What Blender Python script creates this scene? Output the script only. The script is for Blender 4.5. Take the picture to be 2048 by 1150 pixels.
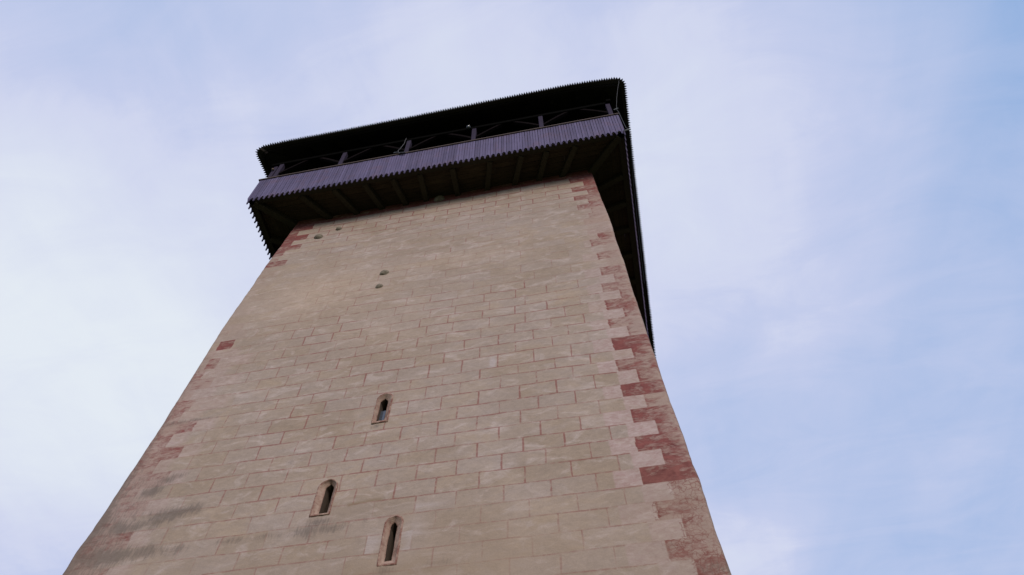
import bpy, bmesh, math, random
import numpy as np
from mathutils import Vector, Matrix, noise

for o in list(bpy.data.objects):
    bpy.data.objects.remove(o)
scene = bpy.context.scene
C = scene.collection
R = math.radians

# ------------------------------------------------------------------ camera
CAM = Vector((9.0573, -7.6455, -19.7635))
YAW, ELEV, ROLL = -0.169655, 1.02010, -0.0198297
fwd = Vector((math.sin(YAW)*math.cos(ELEV), math.cos(YAW)*math.cos(ELEV), math.sin(ELEV)))
rt0 = Vector((math.cos(YAW), -math.sin(YAW), 0)); up0 = rt0.cross(fwd)
rt = math.cos(ROLL)*rt0 + math.sin(ROLL)*up0
up = -math.sin(ROLL)*rt0 + math.cos(ROLL)*up0
cd = bpy.data.cameras.new('camera'); cam = bpy.data.objects.new('camera', cd); C.objects.link(cam)
m = Matrix((rt, up, -fwd)).transposed().to_4x4(); m.translation = CAM
cam.matrix_world = m
cd.sensor_width = 36.0; cd.lens = 36.0*1498.54/2048.0
cd.clip_start = 0.1; cd.clip_end = 5000
scene.camera = cam

# ------------------------------------------------------------------ sky, sun, exposure
SUN_EL, SUN_AZ = R(24), R(158)       # azimuth from +y, clockwise: behind the camera, a little to its left
scene.view_settings.view_transform = 'Standard'
scene.view_settings.look = 'None'
scene.view_settings.gamma = 1.0
scene.view_settings.use_curve_mapping = False
scene.view_settings.exposure = 0.0

def N(nt, typ, x=0, y=0, **kw):
    n = nt.nodes.new(typ); n.location = (x, y)
    for k, v in kw.items():
        if k == 'ins':
            for a, b in v.items(): n.inputs[a].default_value = b
        else: setattr(n, k, v)
    return n
def math_n(nt, op, a, b=None, c=None, clamp=False):
    n = nt.nodes.new('ShaderNodeMath'); n.operation = op; n.use_clamp = clamp
    for i, v in enumerate((a, b, c)):
        if v is None: continue
        if isinstance(v, (int, float)): n.inputs[i].default_value = v
        else: nt.links.new(v, n.inputs[i])
    return n.outputs[0]
def mix_n(nt, f, a, b, blend='MIX'):
    n = nt.nodes.new('ShaderNodeMix'); n.data_type = 'RGBA'; n.blend_type = blend
    for s, v in ((n.inputs[0], f), (n.inputs[6], a), (n.inputs[7], b)):
        if isinstance(v, (int, float)): s.default_value = v
        elif isinstance(v, tuple): s.default_value = v if len(v) == 4 else (*v, 1)
        else: nt.links.new(v, s)
    return n.outputs[2]
def maprange(nt, v, a, b, c=0.0, d=1.0, smooth=False):
    n = nt.nodes.new('ShaderNodeMapRange'); n.clamp = True
    if smooth: n.interpolation_type = 'SMOOTHSTEP'
    nt.links.new(v, n.inputs[0])
    for i, q in enumerate((a, b, c, d)): n.inputs[i+1].default_value = q
    return n.outputs[0]
def noise_n(nt, vec, scale, detail=4, rough=0.55, dist=0.0):
    n = nt.nodes.new('ShaderNodeTexNoise')
    n.inputs['Scale'].default_value = scale; n.inputs['Detail'].default_value = detail
    n.inputs['Roughness'].default_value = rough; n.inputs['Distortion'].default_value = dist
    if vec is not None: nt.links.new(vec, n.inputs['Vector'])
    return n.outputs['Fac']
def mapping(nt, vec, scale=(1, 1, 1), rot=(0, 0, 0), loc=(0, 0, 0)):
    n = nt.nodes.new('ShaderNodeMapping')
    n.inputs['Scale'].default_value = scale; n.inputs['Rotation'].default_value = rot; n.inputs['Location'].default_value = loc
    nt.links.new(vec, n.inputs['Vector']); return n.outputs[0]

w = bpy.data.worlds.new('World'); scene.world = w; w.use_nodes = True
nt = w.node_tree; nt.nodes.clear()
sky = N(nt, 'ShaderNodeTexSky', sky_type='NISHITA'); sky.sun_disc = False
sky.sun_elevation = SUN_EL; sky.sun_rotation = SUN_AZ
sky.air_density = 1.0; sky.dust_density = 1.5; sky.ozone_density = 1.5
tc = N(nt, 'ShaderNodeTexCoord')
v = tc.outputs['Generated']
# thin high cloud, as a layer of even height: direction / z gives its plan position
sep = N(nt, 'ShaderNodeSeparateXYZ'); nt.links.new(v, sep.inputs[0])
zc = math_n(nt, 'MAXIMUM', sep.outputs[2], 0.12)
cx = math_n(nt, 'DIVIDE', sep.outputs[0], zc); cy = math_n(nt, 'DIVIDE', sep.outputs[1], zc)
cmb = N(nt, 'ShaderNodeCombineXYZ'); nt.links.new(cx, cmb.inputs[0]); nt.links.new(cy, cmb.inputs[1])
plan = cmb.outputs[0]
big = noise_n(nt, mapping(nt, plan, (1.0, 1.0, 1), (0, 0, 0.5), (3.1, 1.7, 0)), 1.6, 3, 0.5, 0.3)
wisp = noise_n(nt, mapping(nt, plan, (2.6, 0.9, 1), (0, 0, -0.75), (0.4, 2.2, 0)), 2.2, 6, 0.55, 0.6)
def blob(px, py, r0, r1):
    n = nt.nodes.new('ShaderNodeVectorMath'); n.operation = 'DISTANCE'
    nt.links.new(plan, n.inputs[0]); n.inputs[1].default_value = (px, py, 0)
    return maprange(nt, n.outputs['Value'], r1, r0, 0, 1, True)
wisp2 = noise_n(nt, mapping(nt, plan, (1.2, 3.0, 1), (0, 0, 0.5), (5.4, 0.2, 0)), 3.0, 7, 0.62, 0.8)
cov = math_n(nt, 'ADD', math_n(nt, 'MULTIPLY', big, 0.36), math_n(nt, 'MULTIPLY', wisp, 0.28))
cov = math_n(nt, 'ADD', cov, math_n(nt, 'MULTIPLY', wisp2, 0.32))
cov = math_n(nt, 'ADD', cov, 0.40-0.485)
for bx, by, br, bs in [(-0.86, 0.62, 0.80, 0.60), (0.08, 0.42, 0.62, 0.24), (0.76, 0.24, 0.42, -0.34), (0.85, 0.75, 0.60, -0.10), (-1.25, 1.05, 0.35, 0.06), (0.24, 1.32, 0.24, 0.22), (0.7, 1.45, 0.4, -0.08)]:
    cov = math_n(nt, 'ADD', cov, math_n(nt, 'MULTIPLY', blob(bx, by, 0.0, br), bs))
skyc = mix_n(nt, 1.0, sky.outputs[0], (0.12, 0.12, 0.12), 'MULTIPLY')
blue = mix_n(nt, 0.80, skyc, (0.310, 0.500, 0.850, 1))
veil_ = mix_n(nt, maprange(nt, cov, 0.0, 0.58), blue, (0.600, 0.640, 0.850, 1))
col = mix_n(nt, maprange(nt, cov, 0.50, 0.98), veil_, (0.770, 0.825, 0.900, 1))
bg = N(nt, 'ShaderNodeBackground'); nt.links.new(col, bg.inputs[0]); bg.inputs[1].default_value = 1.0
wo = N(nt, 'ShaderNodeOutputWorld'); nt.links.new(bg.outputs[0], wo.inputs[0])

sl = bpy.data.lights.new('sun', 'SUN'); sl.energy = 2.42; sl.angle = R(20); sl.color = (1.0, 0.88, 0.76)
so = bpy.data.objects.new('sun', sl); C.objects.link(so)
sd = Vector((math.sin(SUN_AZ)*math.cos(SUN_EL), math.cos(SUN_AZ)*math.cos(SUN_EL), math.sin(SUN_EL)))
so.rotation_euler = sd.to_track_quat('Z', 'Y').to_euler(); so.location = sd*60

# ------------------------------------------------------------------ measured data (metres, wall coordinates)
W = 11.0           # gallery width
INSET = 1.0408     # gallery overhang
ZS = -0.0105
BAT, BATF = 0.0256, 0.0452
GROUND = -21.36
SOFFIT = 0.36
HP = 1.5537
JOINTS = {
0:[2.37,3.06,3.77,4.44,5.12,5.8,6.49,7.18,7.87,8.56],
1:[2.02,2.71,3.42,4.12,4.78,5.47,6.15,6.86,7.52,8.21,8.92],
2:[2.36,3.06,3.75,4.42,5.12,5.8,6.49,7.17,7.88,8.56],
3:[2.73,4.09,4.78,5.46,6.15,6.83,7.53,8.2,8.92],
4:[2.33,3.03,4.4,5.11,5.81,6.48,7.16,7.85],
5:[6.82,7.49,8.18,8.89],
6:[2.0,2.35,2.7,3.39,5.1,5.45,6.13,6.46,7.14,7.83],
7:[3.01,3.36,3.72,4.06,4.39,5.76,7.47,8.16],
8:[2.73,6.1,6.77],
9:[2.37,3.02,3.69,4.37,6.44,7.11,7.81],
10:[3.37,4.72,5.41,6.07,8.14],
11:[2.33,3.69,4.35,5.06,5.72,6.43,7.79],
12:[1.98,2.65,3.99,4.71,5.37,6.06,6.74,7.44,8.13,8.89],
13:[2.3,2.98,3.66,4.37,5.05,5.7,6.41,7.09,7.82,8.52],
14:[2.64,3.32,3.98,4.7,6.04,7.42,8.13,8.94],
15:[2.97,3.66,5.05,5.69,6.41,7.82,8.53],
16:[2.62,3.29,3.97,5.32,6.01,6.73,8.12,8.94],
17:[2.75,3.23,3.85,4.55,5.23,5.78,6.39,7.14,7.89,8.58],
18:[1.83,2.47,3.11,3.73,4.39,5.02,5.66,6.3,7.0,7.69,8.36,9.04],
19:[2.11,2.77,3.22,3.86,4.53,5.22,5.84,6.39,7.13,7.89],
20:[1.86,2.46,3.1,3.73,4.36,5.01,5.65,6.26,6.99,7.67,8.34,9.03],
21:[2.13,2.75,3.88,4.53,5.23,5.83,6.38,7.14,7.88,8.69],
22:[1.85,2.47,3.11,3.76,4.39,5.04,5.68,6.27,6.98,7.67,8.39,9.05],
23:[2.17,2.81,3.43,4.08,4.75,5.4,5.99,6.66,7.34,8.03,8.71],
24:[2.49,3.1,3.76,4.41,5.05,5.7,6.28,6.98,7.68,8.39],
25:[2.8,3.46,4.08,4.76,5.4,6.01,6.65,7.34,8.02,8.72],
26:[3.1,3.8,4.45,5.08,5.7,6.31,7.01,7.72,8.4,9.04],
27:[2.19,2.83,3.49,4.12,4.81,6.02,6.66,7.4,8.05,8.7],
28:[1.91,2.54,3.16,3.85,5.73,6.34,7.01,7.74,8.39,9.05],
29:[2.23,2.84,3.5,4.15,4.79,5.37,6.03,6.65,7.39,8.06,8.69],
30:[1.91,2.56,3.16,3.84,4.53,5.08,5.7,6.34,7.01,7.75,8.37,9.06],
31:[2.21,2.86,3.49,4.18,4.81,5.41,6.03,6.66,7.39,8.07,8.72],
32:[1.83,2.57,3.17,3.86,4.53,5.15,5.73,6.36,7.04,7.78,8.44,9.16],
33:[2.19,2.86,3.52,4.2,4.85,5.44,6.09,6.73,7.44,8.13,8.82],
34:[3.19,3.89,5.15,5.78,6.43,7.1,7.8,8.5,9.2],
35:[2.17,2.88,3.54,4.22,6.14,6.76,7.48,8.18,8.84],
36:[2.54,3.18,3.9,4.59,5.16,6.48,7.15,7.85,8.54,9.21],
37:[2.16,2.89,3.57,4.25,4.91,5.5,6.17,6.86,7.54,8.25,8.93],
38:[3.93,5.25,6.5,7.19,7.88,8.56],
39:[6.86,7.57,8.24,8.94],
}
COURSE_Z = [-0.06, -0.42, -0.745, -1.08, -1.4, -1.7, -2.01, -2.355, -2.66, -2.93, -3.27, -3.55, -3.85, -4.15, -4.5, -4.85, -5.2, -5.58, -5.946, -6.286, -6.644, -6.971, -7.359, -7.697, -8.036, -8.379, -8.789, -9.084, -9.436, -9.806, -10.143, -10.493, -10.831, -11.158, -11.508, -11.842, -12.181, -12.525, -12.861, -13.21, -13.55, -13.89]

while COURSE_Z[-1] > GROUND-0.3: COURSE_Z.append(round(COURSE_Z[-1]-0.34, 3))
COURSE_Z = [COURSE_Z[0]+0.35] + COURSE_Z       # a red painted band above the first course
random.seed(7)
rng = np.random.default_rng(11)

def link(o, parent=None):
    C.objects.link(o)
    if parent is not None: o.parent = parent
    return o
def obj_from_bm(name, bm, mat, parent=None, smooth=False):
    me = bpy.data.meshes.new(name); bm.normal_update(); bm.to_mesh(me); bm.free()
    if mat: me.materials.append(mat)
    if smooth:
        for p in me.polygons: p.use_smooth = True
    return link(bpy.data.objects.new(name, me), parent)
def tag(o, label, cat, group=None, kind=None):
    if label: o['label'] = label
    if cat: o['category'] = cat
    if group: o['group'] = group
    if kind: o['kind'] = kind
    return o
def beam(bm, a, b, wx, wy, upv=(0, 0, 1), ch=0.0):
    """a square-section timber from a to b, width wx across, wy along upv"""
    a = Vector(a); b = Vector(b); d = (b-a).normalized(); u = Vector(upv)
    s = d.cross(u).normalized(); t = s.cross(d).normalized()
    vs = []
    for p in (a, b):
        for (i, k) in ((-1, -1), (1, -1), (1, 1), (-1, 1)):
            vs.append(bm.verts.new(p + s*i*wx/2 + t*k*wy/2))
    fs = [(0, 1, 2, 3), (7, 6, 5, 4), (0, 4, 5, 1), (1, 5, 6, 2), (2, 6, 7, 3), (3, 7, 4, 0)]
    fc = [bm.faces.new([vs[i] for i in f]) for f in fs]
    bmesh.ops.recalc_face_normals(bm, faces=fc)
    if ch:
        ed = set(e for f in fc for e in f.edges)
        bmesh.ops.bevel(bm, geom=list(ed), offset=ch, segments=1, affect='EDGES')
def tube(bm, pts, r, n=6):
    pts = [Vector(p) for p in pts]; rings = []
    for i, p in enumerate(pts):
        d = (pts[min(i+1, len(pts)-1)]-pts[max(i-1, 0)]).normalized()
        u = Vector((0, 0, 1)) if abs(d.z) < .9 else Vector((1, 0, 0))
        s = d.cross(u).normalized(); t = s.cross(d)
        rings.append([bm.verts.new(p + (s*math.cos(2*math.pi*k/n)+t*math.sin(2*math.pi*k/n))*r) for k in range(n)])
    for i in range(len(rings)-1):
        for k in range(n):
            bm.faces.new((rings[i][k], rings[i][(k+1) % n], rings[i+1][(k+1) % n], rings[i+1][k]))
    bm.faces.new(rings[0][::-1]); bm.faces.new(rings[-1])

# ------------------------------------------------------------------ materials
def new_mat(name, rough=0.9):
    mt = bpy.data.materials.new(name); mt.use_nodes = True
    b = mt.node_tree.nodes['Principled BSDF']; b.inputs['Roughness'].default_value = rough
    b.inputs['Specular IOR Level'].default_value = 0.25
    return mt, mt.node_tree, b
def wood_mat(name, c1, c2, rough=0.8, axis=(14, 14, 1.2), bump=0.3, spec=0.2):
    mt, nt, b = new_mat(name, rough)
    b.inputs['Specular IOR Level'].default_value = spec
    g = nt.nodes.new('ShaderNodeNewGeometry'); oi = nt.nodes.new('ShaderNodeObjectInfo')
    g1 = noise_n(nt, mapping(nt, g.outputs['Position'], axis), 2.5, 5, 0.6, 0.4)
    g2 = noise_n(nt, g.outputs['Position'], 1.3, 3, 0.6)
    f = math_n(nt, 'ADD', math_n(nt, 'MULTIPLY', g1, 0.7), math_n(nt, 'MULTIPLY', g2, 0.5))
    f = maprange(nt, f, 0.35, 0.85)
    col = mix_n(nt, f, c1, c2)
    if name.startswith('weathered'):
        col = mix_n(nt, maprange(nt, noise_n(nt, g.outputs['Position'], 2.2, 4, 0.6, 0.5), 0.52, 0.70, 0, 0.6), col, (0.120, 0.078, 0.120))
    # each loose board a shade of its own
    isl = maprange(nt, g.outputs['Random Per Island'], 0, 1, 0.80, 1.20)
    hs = nt.nodes.new('ShaderNodeHueSaturation'); nt.links.new(isl, hs.inputs['Value']); nt.links.new(col, hs.inputs['Color'])
    nt.links.new(hs.outputs[0], b.inputs['Base Color'])
    bp = nt.nodes.new('ShaderNodeBump'); bp.inputs['Strength'].default_value = bump; bp.inputs['Distance'].default_value = 0.01
    nt.links.new(g1, bp.inputs['Height']); nt.links.new(bp.outputs[0], b.inputs['Normal'])
    return mt
M_board = wood_mat('weathered_violet_boards', (0.070, 0.060, 0.122), (0.122, 0.104, 0.188), 0.75, (22, 22, 1.5), 0.3)
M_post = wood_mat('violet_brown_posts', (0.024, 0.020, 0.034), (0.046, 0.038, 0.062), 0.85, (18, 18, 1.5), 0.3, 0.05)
M_brace = wood_mat('shade_toned_brace_timber', (0.004, 0.003, 0.0035), (0.011, 0.008, 0.009), 0.9, (6, 6, 6), 0.3, 0.02)  # wood toned almost black: the shade under the eave is in the colour
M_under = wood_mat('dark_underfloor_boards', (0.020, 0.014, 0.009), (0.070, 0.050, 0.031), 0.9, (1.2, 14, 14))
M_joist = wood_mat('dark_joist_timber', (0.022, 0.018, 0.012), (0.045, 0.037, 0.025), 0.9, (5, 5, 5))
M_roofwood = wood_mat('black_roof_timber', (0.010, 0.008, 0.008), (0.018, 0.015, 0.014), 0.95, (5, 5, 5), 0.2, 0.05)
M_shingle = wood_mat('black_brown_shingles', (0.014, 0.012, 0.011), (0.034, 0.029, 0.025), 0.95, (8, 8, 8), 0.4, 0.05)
M_plate = wood_mat('shade_toned_plate_timber', (0.0015, 0.0014, 0.0014), (0.003, 0.003, 0.003), 0.95, (5, 5, 5), 0.2, 0.02)  # near-black colour stands in for the roof's shade on the wall plate
M_rail = wood_mat('dark_handrail', (0.05, 0.036, 0.032), (0.10, 0.075, 0.068), 0.7, (2, 14, 14))

# ------------------------------------------------------------------ the painted wall material
def wall_material():
    mt, nt, b = new_mat('painted_lime_plaster', 0.95)
    b.inputs['Specular IOR Level'].default_value = 0.12
    L = nt.links.new
    def A(n):
        a = nt.nodes.new('ShaderNodeAttribute'); a.attribute_name = n; return a
    pos = nt.nodes.new('ShaderNodeNewGeometry').outputs['Position']
    mort, red, pink, dirt = A('mortar').outputs['Fac'], A('red').outputs['Fac'], A('pink').outputs['Fac'], A('dirt').outputs['Fac']
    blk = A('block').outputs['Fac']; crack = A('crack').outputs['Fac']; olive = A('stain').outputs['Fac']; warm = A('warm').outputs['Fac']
    brush = mapping(nt, pos, (1.0, 1.0, 1.9), (0, R(10), 0))
    n_big = noise_n(nt, mapping(nt, pos, (0.8, 0.8, 1.1)), 0.9, 4, 0.6, 0.5)
    n_mid = noise_n(nt, brush, 2.0, 5, 0.62, 0.8)
    n_fine = noise_n(nt, brush, 9.0, 6, 0.65, 0.6)
    n_dot = noise_n(nt, pos, 45.0, 3, 0.6)
    n_pal = noise_n(nt, mapping(nt, pos, (1.2, 1.2, 2.6), (0, R(-10), 0), (7, 0, 3)), 1.5, 6, 0.65, 1.0)
    tan = (0.335, 0.262, 0.200); grey = (0.300, 0.248, 0.218); pale = (0.415, 0.348, 0.322)
    deep = (0.262, 0.205, 0.158)
    col = mix_n(nt, maprange(nt, n_mid, 0.32, 0.72), tan, grey)
    col = mix_n(nt, maprange(nt, n_big, 0.36, 0.68, 0, 0.9), col, deep)
    col = mix_n(nt, maprange(nt, blk, 0.0, 1.0, 0.0, 0.42), col, (0.325, 0.278, 0.265))
    col = mix_n(nt, maprange(nt, n_pal, 0.52, 0.72, 0, 0.85), col, pale)
    col = mix_n(nt, maprange(nt, math_n(nt, 'ADD', blk, maprange(nt, n_mid, 0.3, 0.7, -0.2, 0.2)), 1.0, 1.45, 0, 0.8), col, (0.385, 0.335, 0.330))
    col = mix_n(nt, math_n(nt, 'MULTIPLY', warm, maprange(nt, n_mid, 0.3, 0.7, 0.3, 1.0)), col, (0.42, 0.325, 0.250))
    fine = mix_n(nt, maprange(nt, n_fine, 0.25, 0.75), (0.86, 0.86, 0.86), (1.12, 1.12, 1.12))
    col = mix_n(nt, 1.0, col, fine, 'MULTIPLY')
    dots = mix_n(nt, maprange(nt, n_dot, 0.3, 0.7), (0.94, 0.94, 0.94), (1.06, 1.06, 1.06))
    col = mix_n(nt, 1.0, col, dots, 'MULTIPLY')
    # pale pink repainted blocks
    pn = maprange(nt, noise_n(nt, brush, 5.0, 5, 0.65, 0.5), 0.25, 0.6)
    pinkc = mix_n(nt, maprange(nt, n_fine, 0.35, 0.65), (0.330, 0.222, 0.212), (0.425, 0.342, 0.330))
    col = mix_n(nt, math_n(nt, 'MULTIPLY', pink, math_n(nt, 'ADD', math_n(nt, 'MULTIPLY', pn, 0.5), 0.45), clamp=True), col, pinkc)
    # worn red quoin paint: the attribute is how much paint is left, noise eats into it
    wear = noise_n(nt, mapping(nt, pos, (1.0, 1.0, 2.9), (0, R(14), 0)), 4.2, 8, 0.74, 1.1)
    wear2 = noise_n(nt, mapping(nt, pos, (1, 1, 1.6)), 1.7, 4, 0.6, 0.6)
    wear3 = noise_n(nt, mapping(nt, pos, (1, 1, 1.5), (0, R(-20), 0), (3, 3, 3)), 3.4, 4, 0.6, 1.2)
    wsum = math_n(nt, 'ADD', math_n(nt, 'MULTIPLY', wear, 0.62), math_n(nt, 'MULTIPLY', wear2, 0.30))
    wsum = math_n(nt, 'ADD', wsum, math_n(nt, 'MULTIPLY', wear3, 0.46))
    wsum = math_n(nt, 'ADD', wsum, -0.075)
    thr = maprange(nt, red, 0.0, 1.0, 0.86, 0.445)
    rr = maprange(nt, math_n(nt, 'SUBTRACT', wsum, thr), -0.05, 0.13)
    rr = math_n(nt, 'MULTIPLY', rr, maprange(nt, red, 0.02, 0.12))
    redc = mix_n(nt, maprange(nt, math_n(nt, 'ADD', math_n(nt, 'MULTIPLY', wear3, .5), math_n(nt, 'MULTIPLY', n_fine, .5)), 0.34, 0.64), (0.105, 0.026, 0.028), (0.210, 0.068, 0.062))
    veil = math_n(nt, 'MULTIPLY', maprange(nt, red, 0.0, 0.7), 0.55)
    col = mix_n(nt, veil, col, (0.275, 0.178, 0.150))
    col = mix_n(nt, math_n(nt, 'MULTIPLY', rr, 0.93), col, redc)
    # craquelure
    vor = N(nt, 'ShaderNodeTexVoronoi', feature='DISTANCE_TO_EDGE'); vor.inputs['Scale'].default_value = 12
    wob = nt.nodes.new('ShaderNodeVectorMath'); wob.operation = 'ADD'
    nz = nt.nodes.new('ShaderNodeTexNoise'); nz.inputs['Scale'].default_value = 9; L(pos, nz.inputs['Vector'])
    sc = nt.nodes.new('ShaderNodeVectorMath'); sc.operation = 'SCALE'; sc.inputs['Scale'].default_value = 0.12
    L(nz.outputs['Color'], sc.inputs[0]); L(pos, wob.inputs[0]); L(sc.outputs[0], wob.inputs[1]); L(wob.outputs[0], vor.inputs['Vector'])
    ck = math_n(nt, 'MULTIPLY', maprange(nt, vor.outputs['Distance'], 0.09, 0.0), crack)
    ck = math_n(nt, 'MULTIPLY', ck, maprange(nt, wear2, 0.35, 0.55))
    col = mix_n(nt, math_n(nt, 'MULTIPLY', ck, 0.95), col, (0.16, 0.05, 0.045))
    # painted joints, thinned where they have worn away
    mw = noise_n(nt, pos, 12.0, 4, 0.7); mw2 = noise_n(nt, pos, 1.9, 4, 0.6, 0.4)
    keep = maprange(nt, math_n(nt, 'ADD', math_n(nt, 'MULTIPLY', mw, 0.7), math_n(nt, 'MULTIPLY', mw2, 0.5)), 0.46, 0.66, 0.12, 1.0)
    mm = math_n(nt, 'MULTIPLY', mort, keep, clamp=True)
    mm = maprange(nt, mm, 0.04, 0.62)
    jc = mix_n(nt, mw, (0.250, 0.098, 0.085), (0.165, 0.056, 0.050))
    col = mix_n(nt, math_n(nt, 'MULTIPLY', mm, 0.76), col, jc)
    # stains and lichen, stretched by running water
    dn = noise_n(nt, mapping(nt, pos, (15.0, 15.0, 2.6), (0, R(4), 0)), 2.0, 5, 0.7, 0.3)
    dd = math_n(nt, 'ADD', math_n(nt, 'MULTIPLY', math_n(nt, 'SUBTRACT', dn, 0.5), 5.0), dirt)
    dd = math_n(nt, 'MULTIPLY', maprange(nt, dd, 0.25, 1.15), maprange(nt, dirt, 0.02, 0.3))
    col = mix_n(nt, math_n(nt, 'MULTIPLY', maprange(nt, dirt, 0.1, 1.0), 0.5), col, (0.165, 0.122, 0.104))
    col = mix_n(nt, math_n(nt, "MULTIPLY", dd, 0.50), col, mix_n(nt, n_fine, (0.060, 0.054, 0.048), (0.150, 0.135, 0.120)))
    col = mix_n(nt, math_n(nt, 'MULTIPLY', olive, maprange(nt, n_fine, 0.3, 0.6, 0.5, 1)), col, (0.205, 0.150, 0.100))  # local stain marks, plus the browner tone of the lower wall
    L(col, b.inputs['Base Color'])
    hsum = math_n(nt, 'ADD', math_n(nt, 'MULTIPLY', n_fine, 0.6), math_n(nt, 'MULTIPLY', n_mid, 0.7))
    hsum = math_n(nt, 'ADD', hsum, math_n(nt, 'MULTIPLY', n_dot, 0.3))
    bp = nt.nodes.new('ShaderNodeBump'); bp.inputs['Strength'].default_value = 0.5; bp.inputs['Distance'].default_value = 0.012
    L(hsum, bp.inputs['Height']); L(bp.outputs[0], b.inputs['Normal'])
    return mt
M_wall = wall_material()

# ------------------------------------------------------------------ tower shaft, one closed skin of plaster
def vnoise(x, z, sx, sz, seed):
    """smooth value noise on arrays"""
    r = np.random.default_rng(seed); G = r.random((256, 256))
    a = x/sx + 57.3; c = z/sz + 91.7
    i = np.floor(a).astype(int); k = np.floor(c).astype(int); f = a-i; g = c-k
    f = f*f*(3-2*f); g = g*g*(3-2*g)
    g00 = G[i % 256, k % 256]; g10 = G[(i+1) % 256, k % 256]; g01 = G[i % 256, (k+1) % 256]; g11 = G[(i+1) % 256, (k+1) % 256]
    return (g00*(1-f)*(1-g)+g10*f*(1-g)+g01*(1-f)*g+g11*f*g)-0.5

# windows: x centre of the outer frame, half width, sill z, height to the arch top, opening half width, opening offset, opening sill, opening top, shape
WINDOWS = [
    dict(cx=5.268, hw=0.150, z0=-9.90, z1=-9.065, iw=0.070, ix=5.243, i0=-9.765, i1=-9.135, kind='ogee', zmid=0.22),
    dict(cx=4.655, hw=0.162, z0=-11.93, z1=-11.165, iw=0.066, ix=4.668, i0=-11.83, i1=-11.215, kind='cusp', zmid=0.22),
    dict(cx=5.868, hw=0.142, z0=-13.06, z1=-12.150, iw=0.050, ix=5.850, i0=-12.92, i1=-12.225, kind='lancet', zmid=0.12),
]

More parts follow.
